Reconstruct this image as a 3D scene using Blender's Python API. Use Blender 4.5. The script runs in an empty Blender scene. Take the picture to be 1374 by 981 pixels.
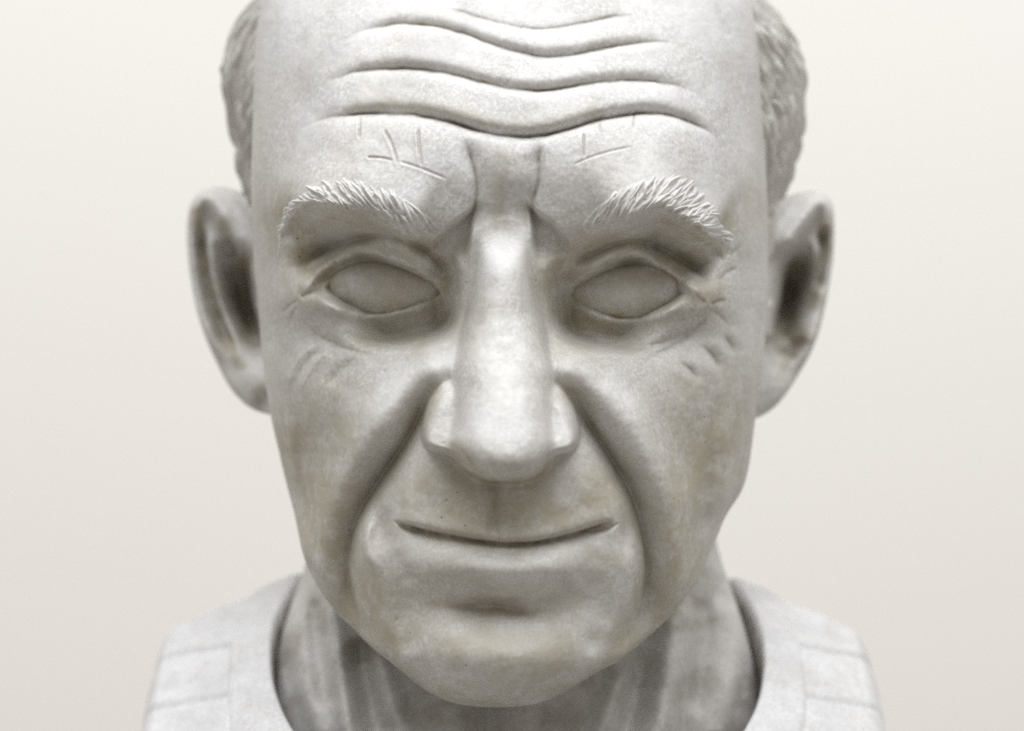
import bpy, math, random
import numpy as np

# ------------------------------------------------------------------ scene, camera, light
scene = bpy.context.scene
U = 0.000213          # metres per modelling unit (1 unit = 1 photo pixel on the plane of the eyes)
DC = 3750.0           # camera distance in units
CX, CY = 687.0, 490.5
rng = np.random.default_rng(11)

cam_d = bpy.data.cameras.new("camera")
cam = bpy.data.objects.new("camera", cam_d)
scene.collection.objects.link(cam)
cam.location = (0, -DC * U, 0)
cam.rotation_euler = (math.radians(90), 0, 0)
cam_d.sensor_width = 36.0
cam_d.lens = 36.0 * DC / 1374.0
cam_d.clip_start, cam_d.clip_end = 0.05, 50
cam_d.dof.use_dof = True
cam_d.dof.focus_distance = (DC - 20) * U
cam_d.dof.aperture_fstop = 5.6
scene.camera = cam

world = bpy.data.worlds.new("World")
scene.world = world
world.use_nodes = True
bg = world.node_tree.nodes["Background"]
bg.inputs[0].default_value = (1.0, 0.945, 0.865, 1)
bg.inputs[1].default_value = 0.375

def area(name, loc, target, size, size_y, power, col):
    l = bpy.data.lights.new(name, 'AREA')
    l.shape = 'RECTANGLE'; l.size = size; l.size_y = size_y; l.energy = power; l.color = col
    o = bpy.data.objects.new(name, l); scene.collection.objects.link(o)
    o.location = loc
    d = np.array(target, float) - np.array(loc, float)
    from mathutils import Vector
    o.rotation_euler = Vector(d).to_track_quat('-Z', 'Y').to_euler()
    return o

area("ceiling_softbox", (0.03, -0.42, 1.25), (0, 0.10, 0), 2.0, 1.25, 34.5, (0.94, 0.97, 1.0))

scene.view_settings.view_transform = 'Standard'
scene.view_settings.look = 'None'
scene.view_settings.exposure = 0.0
scene.view_settings.gamma = 1.0
scene.render.engine = 'CYCLES'
scene.cycles.use_denoising = False
scene.cycles.max_bounces = 8
scene.cycles.diffuse_bounces = 5

# ------------------------------------------------------------------ numpy sculpting helpers
def smooth(t):
    t = np.clip(t, 0, 1)
    return t * t * (3 - 2 * t)

def gsmooth(a, sig):
    r = int(3 * sig) + 1
    k = np.exp(-0.5 * (np.arange(-r, r + 1) / sig) ** 2); k /= k.sum()
    p = np.concatenate([np.full(r, a[0]) - (a[1:r + 1][::-1] - a[0]), a, np.full(r, a[-1]) + (a[-1] - a[-r - 1:-1][::-1])])
    return np.convolve(p, k, mode='valid')

def spline(pts, step=2.5):
    """Catmull-Rom through the points, sampled about every `step` units."""
    P = np.array(pts, float)
    if len(P) == 2:
        n = max(2, int(np.hypot(*(P[1] - P[0])) / step) + 1)
        t = np.linspace(0, 1, n)[:, None]
        return P[0] * (1 - t) + P[1] * t
    Q = np.vstack([2 * P[0] - P[1], P, 2 * P[-1] - P[-2]])
    out = []
    for i in range(1, len(Q) - 2):
        p0, p1, p2, p3 = Q[i - 1], Q[i], Q[i + 1], Q[i + 2]
        n = max(2, int(np.hypot(*(p2 - p1)[:2]) / step))
        t = (np.arange(n) / n)[:, None]
        out.append(0.5 * (2 * p1 + (p2 - p0) * t + (2 * p0 - 5 * p1 + 4 * p2 - p3) * t ** 2 + (3 * p1 - p0 - 3 * p2 + p3) * t ** 3))
    out.append(P[-1:])
    return np.vstack(out)

def line_dist(x, y, poly):
    """signed distance to an open polyline and position 0..1 along it; positive = below a left-to-right line."""
    best = np.full(x.shape, 1e12); sd = np.zeros(x.shape); tt = np.zeros(x.shape)
    seg = np.hypot(*np.diff(poly, axis=0).T); L = np.concatenate([[0], np.cumsum(seg)]); tot = max(L[-1], 1e-6)
    for i in range(len(poly) - 1):
        a = poly[i]; d = poly[i + 1] - a; l2 = d @ d
        if l2 < 1e-9: continue
        rx, ry = x - a[0], y - a[1]
        t = np.clip((rx * d[0] + ry * d[1]) / l2, 0, 1)
        ex, ey = rx - t * d[0], ry - t * d[1]
        q = ex * ex + ey * ey
        m = q < best
        best = np.where(m, q, best)
        sd = np.where(m, np.sign(-d[1] * rx + d[0] * ry), sd)
        tt = np.where(m, (L[i] + t * seg[i]) / tot, tt)
    return np.sqrt(best) * sd, tt

def inside_dist(x, y, poly):
    """signed distance to a closed polygon, positive inside."""
    P = np.vstack([poly, poly[:1]])
    best = np.full(x.shape, 1e12); ins = np.zeros(x.shape, bool)
    for i in range(len(P) - 1):
        a, b = P[i], P[i + 1]; d = b - a; l2 = d @ d
        if l2 < 1e-9: continue
        rx, ry = x - a[0], y - a[1]
        t = np.clip((rx * d[0] + ry * d[1]) / l2, 0, 1)
        q = (rx - t * d[0]) ** 2 + (ry - t * d[1]) ** 2
        best = np.minimum(best, q)
        if d[1] != 0:
            c = ((a[1] > y) != (b[1] > y)) & (x < d[0] * (y - a[1]) / d[1] + a[0])
            ins ^= c
    return np.sqrt(best) * np.where(ins, 1, -1)

class ValueNoise:
    def __init__(self, seed, n=128):
        self.g = np.random.default_rng(seed).random((n, n)) * 2 - 1; self.n = n
    def __call__(self, x, y, scale):
        u, v = x / scale, y / scale
        i, j = np.floor(u).astype(int), np.floor(v).astype(int)
        f, h = u - i, v - j
        f = f * f * f * (f * (f * 6 - 15) + 10); h = h * h * h * (h * (h * 6 - 15) + 10)
        n = self.n; g = self.g
        a, b = g[i % n, j % n], g[(i + 1) % n, j % n]
        c, d = g[i % n, (j + 1) % n], g[(i + 1) % n, (j + 1) % n]
        return (a * (1 - f) + b * f) * (1 - h) + (c * (1 - f) + d * f) * h
    def fbm(self, x, y, scale, oct=4):
        s, a, r = 0, 1.0, 0
        for k in range(oct):
            s = s + a * self(x + 31.7 * k, y - 17.3 * k, scale / 2 ** k); r += a; a *= 0.5
        return s / r
VN = ValueNoise(5)

def blur(A, sg):
    k_ = np.exp(-0.5 * (np.arange(-3 * sg, 3 * sg + 1) / sg) ** 2); k_ /= k_.sum()
    B = sum(w_ * np.roll(A, o_, 0) for w_, o_ in zip(k_, range(-3 * sg, 3 * sg + 1)))
    return sum(w_ * np.roll(B, o_, 1) for w_, o_ in zip(k_, range(-3 * sg, 3 * sg + 1)))

class Relief:
    """A point grid worked from the front: strokes are placed in front-view coordinates and push points along Y."""
    def __init__(self, X, Y, Z, weight=None):
        self.X, self.Y, self.Z = X, Y, Z
        self.w = np.ones_like(X) if weight is None else weight
        self.dirt = np.zeros_like(X); self.wash = np.zeros_like(X); self.wear = np.zeros_like(X)
        self.project()
    def project(self):
        k = DC / (DC + self.Y)
        self.px = CX + self.X * k; self.py = CY - self.Z * k
    buf = None
    def begin(self): self.buf = np.zeros_like(self.Y)
    def end(self, sg):
        D = blur(self.buf, sg); self.buf = None; self.Y -= D * self.w
    def push(self, idx, d):
        if self.buf is not None:
            self.buf.flat[idx] += d; return
        self.Y.flat[idx] -= d * self.w.flat[idx]
    def box(self, x0, x1, y0, y1):
        return np.flatnonzero((self.px > x0) & (self.px < x1) & (self.py > y0) & (self.py < y1) & (self.w > 0))
    def blob(self, cx, cy, rx, ry, amp, rot=0.0, pw=2.0):
        R = max(rx, ry) * 3
        i = self.box(cx - R, cx + R, cy - R, cy + R)
        x, y = self.px.flat[i] - cx, self.py.flat[i] - cy
        c, s = math.cos(math.radians(rot)), math.sin(math.radians(rot))
        a, b = (x * c + y * s) / rx, (-x * s + y * c) / ry
        self.push(i, amp * np.exp(-0.5 * (a * a + b * b) ** (pw / 2)))
    def stroke(self, pts, amp, w_neg, w_pos=None, kind='cusp', ends=(0.2, 0.2), dirt=0.0, dirt_w=3.0, wob=0.0):
        """amp > 0 raises, < 0 cuts; w_neg / w_pos = reach on each side of the line"""
        w_pos = w_neg if w_pos is None else w_pos
        poly = spline(pts)
        R = (6.5 if kind == 'cusp' else 3) * max(w_neg, w_pos)
        i = self.box(poly[:, 0].min() - R, poly[:, 0].max() + R, poly[:, 1].min() - R, poly[:, 1].max() + R)
        x, y = self.px.flat[i], self.py.flat[i]
        if wob: x = x + wob * VN(x, y, 14.0); y = y + wob * VN(x + 90, y, 14.0)
        d, t = line_dist(x, y, poly)
        w = np.where(d < 0, w_neg, w_pos)
        a = np.abs(d) / w
        if kind == 'cusp': p = np.exp(-np.sqrt(a * a + 0.02) + 0.14)
        elif kind == 'gauss': p = np.exp(-a * a)
        else: p = np.clip(1 - a, 0, 1)
        e0, e1 = ends
        env = smooth(t / e0) if e0 > 0 else 1.0
        env = env * (smooth((1 - t) / e1) if e1 > 0 else 1.0)
        if wob: env = env * (0.9 + 0.45 * VN(t * len(poly) * 2.5, 0 * t + poly[0, 1], 45.0))
        self.push(i, amp * p * env)
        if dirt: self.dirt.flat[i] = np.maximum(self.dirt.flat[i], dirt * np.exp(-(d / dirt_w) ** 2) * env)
        return i
    def paint(self, pts, w, amt, layer, ends=(.2, .2)):
        poly = spline(pts, 5); R = 2.6 * w; A = getattr(self, layer)
        i = self.box(poly[:, 0].min() - R, poly[:, 0].max() + R, poly[:, 1].min() - R, poly[:, 1].max() + R)
        x = self.px.flat[i]; y = self.py.flat[i]
        d, t = line_dist(x + .5 * w * VN(x, y, 1.6 * w + 4), y + .5 * w * VN(x + 50, y, 1.6 * w + 4), poly)
        env = (smooth(t / ends[0]) if ends[0] else 1) * (smooth((1 - t) / ends[1]) if ends[1] else 1)
        A.flat[i] = np.maximum(A.flat[i], amt * np.exp(-(d / w) ** 2) * env)
    def region(self, pts, amp, soft, closed_step=4.0, smoothed=True):
        """push everything inside an outline; soft = width of the wall of the step"""
        P = spline(list(pts) + [pts[0]], closed_step)[:-1] if smoothed else np.array(pts, float)
        R = soft + 6
        i = self.box(P[:, 0].min() - R, P[:, 0].max() + R, P[:, 1].min() - R, P[:, 1].max() + R)
        d = inside_dist(self.px.flat[i], self.py.flat[i], P)
        self.push(i, amp * smooth(d / soft + 0.0))
    def depth_at(self, px, py):
        q = (self.px - px) ** 2 + (self.py - py) ** 2 + np.where(self.w > 0.5, 0, 1e9)
        return self.Y.flat[np.argmin(q)]

# ------------------------------------------------------------------ mesh helpers
def grid_faces(nr, nc, wrap, keep=None):
    r = np.arange(nr - 1)[:, None]; c = np.arange(nc if wrap else nc - 1)[None, :]
    c1 = (c + 1) % nc
    f = np.stack([r * nc + c, r * nc + c1, (r + 1) * nc + c1, (r + 1) * nc + c], -1).reshape(-1, 4)
    if keep is not None:
        k = keep.ravel()
        f = f[k[f].any(1)]
    return f

def make_mesh(name, V, F, mat, parent=None, dirt=None, flip=False, layers=None):
    F = np.asarray(F, np.int32)
    if flip: F = F[:, ::-1]
    used = np.zeros(len(V), bool); used[F.ravel()] = True
    if not used.all():
        re = np.cumsum(used) - 1; F = re[F].astype(np.int32); V = V[used]
        if dirt is not None: dirt = dirt[used]
        layers = {k_: v_[used] for k_, v_ in (layers or {}).items()}
    me = bpy.data.meshes.new(name)
    me.vertices.add(len(V)); me.vertices.foreach_set("co", (V * U).astype(np.float32).ravel())
    me.loops.add(F.size); me.loops.foreach_set("vertex_index", F.ravel())
    me.polygons.add(len(F)); me.polygons.foreach_set("loop_start", np.arange(0, F.size, F.shape[1], dtype=np.int32))
    me.polygons.foreach_set("use_smooth", np.ones(len(F), bool))
    me.update(calc_edges=True); me.validate()
    at = me.attributes.new("dirt", 'FLOAT', 'POINT')
    at.data.foreach_set("value", (np.zeros(len(V)) if dirt is None else dirt).astype(np.float32))
    for k_, v_ in (layers or {}).items():
        me.attributes.new(k_, 'FLOAT', 'POINT').data.foreach_set("value", v_.astype(np.float32))
    me.materials.append(mat)
    o = bpy.data.objects.new(name, me); scene.collection.objects.link(o)
    if parent is not None: o.parent = parent
    return o

def stack(R): return np.stack([R.X.ravel(), R.Y.ravel(), R.Z.ravel()], 1)

# ------------------------------------------------------------------ materials
def plaster(name, base, warm, stain, speck=1.0, wash=(0.41, 0.375, 0.285, 1)):
    m = bpy.data.materials.new(name); m.use_nodes = True
    nt = m.node_tree; N, Lk = nt.nodes, nt.links
    b = N["Principled BSDF"]
    tc = N.new("ShaderNodeTexCoord")
    def noise(scale, detail=4, rough=0.6):
        n = N.new("ShaderNodeTexNoise"); n.inputs["Scale"].default_value = scale; n.inputs["Detail"].default_value = detail
        n.inputs["Roughness"].default_value = rough; Lk.new(tc.outputs["Object"], n.inputs["Vector"]); return n.outputs["Fac"]
    def ramp(src, p0, p1, c0=(0, 0, 0, 1), c1=(1, 1, 1, 1)):
        r = N.new("ShaderNodeValToRGB"); r.color_ramp.elements[0].position = p0; r.color_ramp.elements[1].position = p1
        r.color_ramp.elements[0].color = c0; r.color_ramp.elements[1].color = c1; Lk.new(src, r.inputs[0]); return r.outputs[0]
    def mix(f, a, bb, kind='MIX'):
        x = N.new("ShaderNodeMix"); x.data_type = 'RGBA'; x.blend_type = kind
        if isinstance(f, float): x.inputs[0].default_value = f
        else: Lk.new(f, x.inputs[0])
        for s, v in ((6, a), (7, bb)):
            if isinstance(v, tuple): x.inputs[s].default_value = v
            else: Lk.new(v, x.inputs[s])
        return x.outputs[2]
    def math_(op, a, bb):
        x = N.new("ShaderNodeMath"); x.operation = op
        for s, v in ((0, a), (1, bb)):
            if isinstance(v, float): x.inputs[s].default_value = v
            else: Lk.new(v, x.inputs[s])
        return x.outputs[0]
    col = mix(ramp(noise(22, 5), 0.35, 0.68), base, warm)
    # cloudy greyish wash left by the patina
    col = mix(math_('MULTIPLY', ramp(noise(48, 6, 0.68), 0.44, 0.62), 0.62), col, (base[0] * 0.74, base[1] * 0.73, base[2] * 0.72, 1))
    col = mix(math_('MULTIPLY', ramp(noise(170, 6, 0.7), 0.47, 0.64), 0.45), col, (base[0] * 0.80, base[1] * 0.775, base[2] * 0.74, 1))
    # light rubbed grains and darker grains
    g = noise(800, 5, 0.75)
    col = mix(math_('MULTIPLY', math_('MULTIPLY', ramp(g, 0.48, 0.60), ramp(noise(30, 4), .30, .55)), 0.45), col, (0.86, 0.85, 0.83, 1))
    col = mix(math_('MULTIPLY', math_('MULTIPLY', ramp(noise(950, 4, 0.75), 0.48, 0.62), ramp(noise(41, 4), .32, .58)), 0.40), col, (0.34, 0.32, 0.27, 1))
    # stain carried by the mesh (crease grime, brown wash)
    at = N.new("ShaderNodeAttribute"); at.attribute_name = "dirt"
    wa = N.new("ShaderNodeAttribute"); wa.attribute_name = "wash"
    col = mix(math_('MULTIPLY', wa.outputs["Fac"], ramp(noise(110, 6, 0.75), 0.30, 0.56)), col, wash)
    we = N.new("ShaderNodeAttribute"); we.attribute_name = "wear"
    col = mix(math_('MULTIPLY', we.outputs["Fac"], ramp(noise(240, 5, 0.75), 0.36, 0.62)), col, (0.82, 0.81, 0.78, 1))
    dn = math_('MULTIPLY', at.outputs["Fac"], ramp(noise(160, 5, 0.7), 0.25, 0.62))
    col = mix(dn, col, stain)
    # tiny dark pits
    v = N.new("ShaderNodeTexVoronoi"); v.inputs["Scale"].default_value = 260; v.inputs["Randomness"].default_value = 1
    Lk.new(tc.outputs["Object"], v.inputs["Vector"])
    pit = ramp(v.outputs["Distance"], 0.05, 0.085, (1, 1, 1, 1), (0, 0, 0, 1))
    pm = math_('MULTIPLY', pit, ramp(noise(34, 3), 0.47, 0.56))
    sep = N.new("ShaderNodeSeparateColor"); Lk.new(v.outputs["Color"], sep.inputs[0])
    pm = math_('MULTIPLY', pm, math_('GREATER_THAN', sep.outputs[0], 0.42))
    pm = math_('MULTIPLY', pm, math_('MULTIPLY', math_('ADD', wa.outputs["Fac"], 0.12), speck * 1.5))
    col = mix(pm, col, (0.10, 0.09, 0.06, 1))
    Lk.new(col, b.inputs["Base Color"])
    b.inputs["Roughness"].default_value = 0.5
    Lk.new(ramp(noise(60, 4), 0.3, 0.7, (0.42, 0.42, 0.42, 1), (0.62, 0.62, 0.62, 1)), b.inputs["Roughness"])
    b.inputs["Specular IOR Level"].default_value = 0.32
    h = math_('ADD', math_('MULTIPLY', noise(260, 5, 0.65), 0.6), math_('MULTIPLY', noise(90, 4), 0.5))
    h = math_('SUBTRACT', h, math_('MULTIPLY', pm, 1.0))
    bp = N.new("ShaderNodeBump"); bp.inputs["Strength"].default_value = 0.22; bp.inputs["Distance"].default_value = 0.0008
    Lk.new(h, bp.inputs["Height"]); Lk.new(bp.outputs[0], b.inputs["Normal"])
    return m

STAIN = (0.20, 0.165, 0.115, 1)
M_skin = plaster("aged_plaster", (0.655, 0.647, 0.65, 1), (0.61, 0.582, 0.545, 1), STAIN)
M_hair = plaster("plaster_hair", (0.70, 0.685, 0.66, 1), (0.66, 0.64, 0.60, 1), STAIN, 0.3)
M_cloth = plaster("plaster_sweater", (0.76, 0.76, 0.785, 1), (0.72, 0.715, 0.72, 1), STAIN, 0.1)

# ------------------------------------------------------------------ the wall behind
def wall_material():
    m = bpy.data.materials.new("painted_wall"); m.use_nodes = True
    nt = m.node_tree; b = nt.nodes["Principled BSDF"]
    n = nt.nodes.new("ShaderNodeTexNoise"); n.inputs["Scale"].default_value = 1.4; n.inputs["Detail"].default_value = 3
    r = nt.nodes.new("ShaderNodeValToRGB")
    r.color_ramp.elements[0].color = (0.90, 0.855, 0.80, 1); r.color_ramp.elements[1].color = (0.90, 0.88, 0.852, 1)
    tc = nt.nodes.new("ShaderNodeTexCoord")
    nt.links.new(tc.outputs["Object"], n.inputs["Vector"]); nt.links.new(n.outputs["Fac"], r.inputs[0])
    nt.links.new(r.outputs[0], b.inputs["Base Color"]); b.inputs["Roughness"].default_value = 0.8
    return m
wy = 3000.0
V = np.array([[-9000, wy, -7000], [9000, wy, -7000], [9000, wy, 9000], [-9000, wy, 9000],
              [-9000, wy + 400, -7000], [9000, wy + 400, -7000], [9000, wy + 400, 9000], [-9000, wy + 400, 9000]], float)
wall = make_mesh("wall", V, np.array([[0, 1, 2, 3], [5, 4, 7, 6], [4, 0, 3, 7], [1, 5, 6, 2], [3, 2, 6, 7], [4, 5, 1, 0]]), wall_material())
wall.data.polygons.foreach_set("use_smooth", np.zeros(6, bool))
wall["kind"] = "structure"

# ------------------------------------------------------------------ the bust
bust = bpy.data.objects.new("portrait_bust", None)
scene.collection.objects.link(bust)
bust.location = (0, 0, 0)
bust["label"] = "aged pale plaster bust of a balding wrinkled man with blank eyes and a faint smile"
bust["category"] = "bust"

# ---- head: stacked horizontal sections between a crown pole and a chin pole
SIL = np.array([  # front-view outline: row, left x, right x, depth of the outline
    (-165, 686, 688, 400), (-162, 620, 752, 400), (-150, 535, 838, 395), (-125, 455, 912, 375), (-90, 405, 958, 350), (-50, 372, 988, 320),
    (0, 352, 1006, 290), (60, 343, 1016, 270), (150, 340, 1022, 260), (250, 338, 1028, 260), (330, 340, 1030, 260), (400, 346, 1030, 265),
    (480, 353, 1023, 270), (555, 364, 1013, 280), (604, 375, 1007, 280), (635, 382, 1002, 275), (662, 389, 993, 262), (690, 396, 974, 248), (722, 403, 961, 230), (750, 410, 949, 215),
    (781, 425, 934, 190), (812, 444, 911, 165), (836, 465, 889, 145), (862, 492, 861, 118), (880, 516, 838, 95), (900, 541, 801, 72), (918, 562, 771, 55), (932, 584, 749, 42),
    (941, 606, 727, 32), (946.5, 634, 700, 23), (948, 667, 668, 20)], float)
k = (DC + SIL[:, 3]) / DC
sz = (CY - SIL[:, 0]) * k; sl = (SIL[:, 1] - CX) * k; sr = (SIL[:, 2] - CX) * k
NR, NF, NB = 1000, 860, 110
poly = spline(np.stack([(sr - sl) / 2, -sz, (sr + sl) / 2, SIL[:, 3]], 1), 1.0)
arc = np.concatenate([[0], np.cumsum(np.hypot(np.diff(poly[:, 0]), np.diff(poly[:, 1])))])
dens = np.where(-poly[:, 1] > 520, 0.35, 1.0)        # fewer rows over the crown, which is outside the frame
ad = np.concatenate([[0], np.cumsum(np.diff(arc) * dens[1:])])
q = np.linspace(0, ad[-1], NR)
rw = np.maximum(np.interp(q, ad, gsmooth(poly[:, 0], 8)), 0); rz = -np.interp(q, ad, poly[:, 1])
rc = np.interp(q, ad, gsmooth(poly[:, 2], 10)); rs = np.interp(q, ad, gsmooth(poly[:, 3], 10))
rw[0] = rw[-1] = 0.0
def prof(tab, z):
    t = np.array(tab, float); p = spline(np.stack([t[:, 0], t[:, 1]], 1), 2.0)
    return np.interp(490.5 - z, p[:, 0], p[:, 1])
YF = [(-190, 420), (-172, 380), (-160, 300), (-130, 205), (-90, 150), (-50, 104), (0, 62), (50, 26), (100, 0), (150, -22), (200, -36), (250, -41), (300, -34),
      (350, -8), (420, 8), (500, 0), (580, -12), (650, -28), (720, -36), (780, -26), (830, -20), (875, -32), (905, -30), (925, -20), (938, -6), (946, 8), (951, 20), (960, 20)]
YB = [(-190, 420), (-172, 430), (-160, 500), (-130, 600), (-90, 680), (0, 780), (150, 850), (300, 850), (450, 790), (560, 680), (650, 540), (750, 380), (850, 230), (920, 110), (951, 20), (960, 20)]
yf = prof(YF, rz); yb = prof(YB, rz)
yf = np.minimum(yf, rs); yb = np.maximum(yb, rs)
yf[0] = yf[-1] = np.nan; yf[0] = rs[0]; yf[-1] = rs[-1]; yb[0] = rs[0]; yb[-1] = rs[-1]
th = np.concatenate([np.linspace(-90, 90, NF, endpoint=False), np.linspace(90, 270, NB, endpoint=False)])
th = np.radians(th)[None, :]
s, c = np.sin(th), np.cos(th)
nexp = np.interp(490.5 - rz, [-160, 0, 200, 420, 600, 800, 948], [2.0, 2.25, 2.45, 2.5, 2.35, 2.15, 2.0])[:, None]
front = c >= 0
fy = rs[:, None] - (rs - yf)[:, None] * np.sqrt(np.clip(1 - np.abs(s) ** nexp, 0, 1))
by = rs[:, None] + (yb - rs)[:, None] * np.abs(c)
X = rc[:, None] + rw[:, None] * s
Y = np.where(front, fy, by)
Z = np.repeat(rz[:, None], th.shape[1], 1)
wt = smooth(np.clip(c, 0, 1) / 0.16) * np.ones_like(X)
H = Relief(X.copy(), Y.copy(), Z, wt)

# --- big forms
for cx, sgn in ((683, 1),):
    pass
H.blob(505, 225, 100, 50, 10); H.blob(865, 222, 100, 50, 10)              # brow pads
H.blob(675, 298, 36, 40, -22)                                             # glabella between them
H.blob(370, 190, 40, 130, -16); H.blob(1000, 190, 38, 130, -16)           # temples
H.blob(465, 540, 75, 55, 22); H.blob(890, 540, 75, 55, 22)                # cheek bones
H.blob(585, 490, 45, 35, 16, -30); H.blob(775, 490, 45, 35, 16, 30); H.blob(588, 496, 20, 20, 22, -30); H.blob(756, 496, 20, 20, 22, 30)       # cheek beside the nose
H.blob(683, 700, 100, 90, 30)                                              # muzzle
H.blob(672, 880, 95, 44, 24)                                              # ball of the chin
H.blob(400, 690, 42, 110, -16, 12); H.blob(965, 690, 38, 110, -16, -12)   # hollow of the cheek sides
H.project()

# --- eye sockets, cut under the brow
BROW = {  # lower edge (outer end to inner end) and upper edge
    'r': ([(376, 352), (378, 322), (382, 303), (393, 282), (414, 266), (437, 269), (462, 274), (490, 277), (517, 288), (541, 302), (567, 313), (590, 314)],
          [(372, 345), (373, 318), (377, 297), (388, 275), (408, 256), (440, 245), (475, 243), (506, 254), (538, 262), (560, 278), (580, 292), (592, 308)]),
    'l': ([(966, 368), (977, 336), (961, 314), (934, 298), (905, 281), (881, 271), (852, 285), (828, 292), (807, 302), (782, 314)],
          [(972, 362), (983, 330), (972, 305), (957, 280), (941, 256), (918, 240), (886, 238), (855, 244), (828, 260), (800, 276), (778, 301)])}
SOCK = {'r': [(378, 355), (382, 312), (394, 285), (414, 270), (437, 272), (462, 278), (490, 282), (517, 292), (541, 305), (567, 315), (592, 318), (612, 330), (624, 360),
              (622, 400), (616, 440), (596, 463), (560, 473), (510, 476), (455, 462), (412, 430), (388, 395)],
        'l': [(966, 374), (974, 338), (960, 318), (934, 302), (905, 285), (881, 275), (852, 289), (828, 296), (807, 306), (782, 317), (760, 322), (737, 335), (728, 365),
              (730, 405), (738, 445), (762, 470), (805, 480), (860, 478), (905, 462), (942, 430), (960, 400)]}
H.begin()
for key, ex, sg in (('r', 430, -1), ('l', 920, 1)):
    up_ = [(p[0], p[1] + 12) for p in BROW[key][0][2:-1]]
    H.stroke(up_ if key == 'r' else up_[::-1], 42, 56, 15, 'gauss', ends=(.25, .12))        # swelling over the brow
H.end(4); H.project()
for key, ex, sg in (('r', 430, -1), ('l', 920, 1)):
    P = spline(SOCK[key] + SOCK[key][:1], 4)[:-1]; P[:, 1] += 14 * (1 - smooth((P[:, 1] - 320) / 60))
    i = H.box(P[:, 0].min(), P[:, 0].max(), P[:, 1].min(), P[:, 1].max())
    x, y = H.px.flat[i], H.py.flat[i]
    outer = smooth(((x - 520) * sg if key == 'r' else (x - 830) * sg) / 120.0)
    low = smooth((y - 360) / 70.0)
    soft = 54 + 90 * outer * low - 18 * low * (1 - outer)
    H.push(i, -92 * smooth(np.clip(inside_dist(x, y, P), 0, None) / soft) * (1 - .35 * outer * low) * (1 - .5 * outer))
H.stroke([(p[0], p[1] + 18) for p in SOCK['r'][1:11]], -15, 5, 26, ends=(.1, .1)); H.stroke([(p[0], p[1] + 18) for p in SOCK['l'][1:11][::-1]], -15, 5, 26, ends=(.1, .1))   # sharp undercut of the brow
H.blob(606, 400, 20, 40, -26); H.blob(746, 405, 20, 40, -26)              # deep inner corner
H.blob(502, 392, 66, 34, 40); H.blob(848, 396, 66, 34, 40)
H.blob(410, 395, 26, 26, 22); H.blob(940, 398, 26, 26, 22)                # ball of the eye under the lids
H.project()

H.blob(428, 318, 34, 24, 16, -20); H.blob(924, 318, 34, 24, 16, 20)          # hooded flesh under the outer brow
H.project()
# --- nose
RIDGE = np.array([(296, 0), (314, 6), (328, 30), (342, 60), (358, 76), (400, 95), (450, 111), (500, 129), (540, 143), (575, 154), (605, 163), (625, 167), (645, 169), (660, 169)], float)
NOSE_OUT = [(648, 268), (640, 320), (636, 360), (628, 405), (618, 450), (609, 495), (603, 535), (599, 570), (598, 592), (610, 614), (634, 635), (662, 644), (690, 645), (716, 638),
            (738, 618), (750, 592), (748, 560), (745, 525), (741, 490), (734, 450), (723, 405), (715, 360), (711, 320), (704, 268)]
ALA_R = [(612, 508), (592, 516), (577, 535), (569, 560), (568, 586), (576, 602), (594, 608), (614, 614), (636, 612), (640, 560), (630, 515)]
ALA_L = [(738, 512), (752, 518), (766, 538), (774, 562), (775, 589), (767, 604), (750, 609), (732, 614), (712, 612), (708, 560), (720, 515)]
def dome(d, R, p=0.5):
    return np.clip(1 - (1 - np.clip(d / R, 0, 1)) ** 2, 0, 1) ** p
i = H.box(470, 900, 255, 690)
x, y = H.px.flat[i], H.py.flat[i]
rg = np.arange(240, 700.0); pr = np.interp(y, rg, gsmooth(np.interp(rg, RIDGE[:, 0], RIDGE[:, 1]), 9))
dn = inside_dist(x, y, spline(NOSE_OUT + NOSE_OUT[:1], 4)[:-1])
R_ = np.interp(y, [260, 400, 520, 570, 620, 645], [44, 46, 56, 56, 40, 34])
nose = pr * dome(dn, R_, 0.55)
xcn = np.interp(y, [280, 400, 640], [676, 676, 682])
skirt = 0.42 * pr * np.exp(-((x - xcn) / np.interp(y, [300, 420, 520, 600], [44, 62, 80, 84])) ** 2) * (1 - smooth((y - 470) / 110)) 
ala_amp = np.interp(y, [498, 514, 545, 580, 605], [16, 58, 78, 88, 90])
ala_r = np.interp(y, [520, 565, 590], [26, 22, 10])
ala = ala_amp * np.maximum(dome(inside_dist(x, y, spline(ALA_R + ALA_R[:1], 4)[:-1]), ala_r, .6), dome(inside_dist(x, y, spline(ALA_L + ALA_L[:1], 4)[:-1]), ala_r, .6))
D = np.zeros_like(H.X); D.flat[i] = nose
mixv = smooth((dn - 12) / 26)
nose = blur(D, 2).flat[i] * (1 - mixv) + blur(D, 7).flat[i] * mixv
both = np.maximum(nose, skirt) + 0.5 * (8 - np.abs(np.clip(nose - skirt, -8, 8))) * (nose > 1) * .5
kk = 12.0
both = both + 0.5 * (ala - both + np.sqrt((ala - both) ** 2 + (kk * np.minimum(1, np.minimum(ala, both) / 30)) ** 2))
D.flat[i] = both; both = blur(D, 2).flat[i]
H.push(i, both)
H.project()
H.stroke([(610, 530), (613, 550), (611, 574), (604, 594)], -4, 8, 9, 'gauss', ends=(.4, .2))     # groove behind the tip
H.stroke([(742, 530), (739, 550), (741, 575), (749, 594)], -4, 9, 8, 'gauss', ends=(.4, .2))

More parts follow.
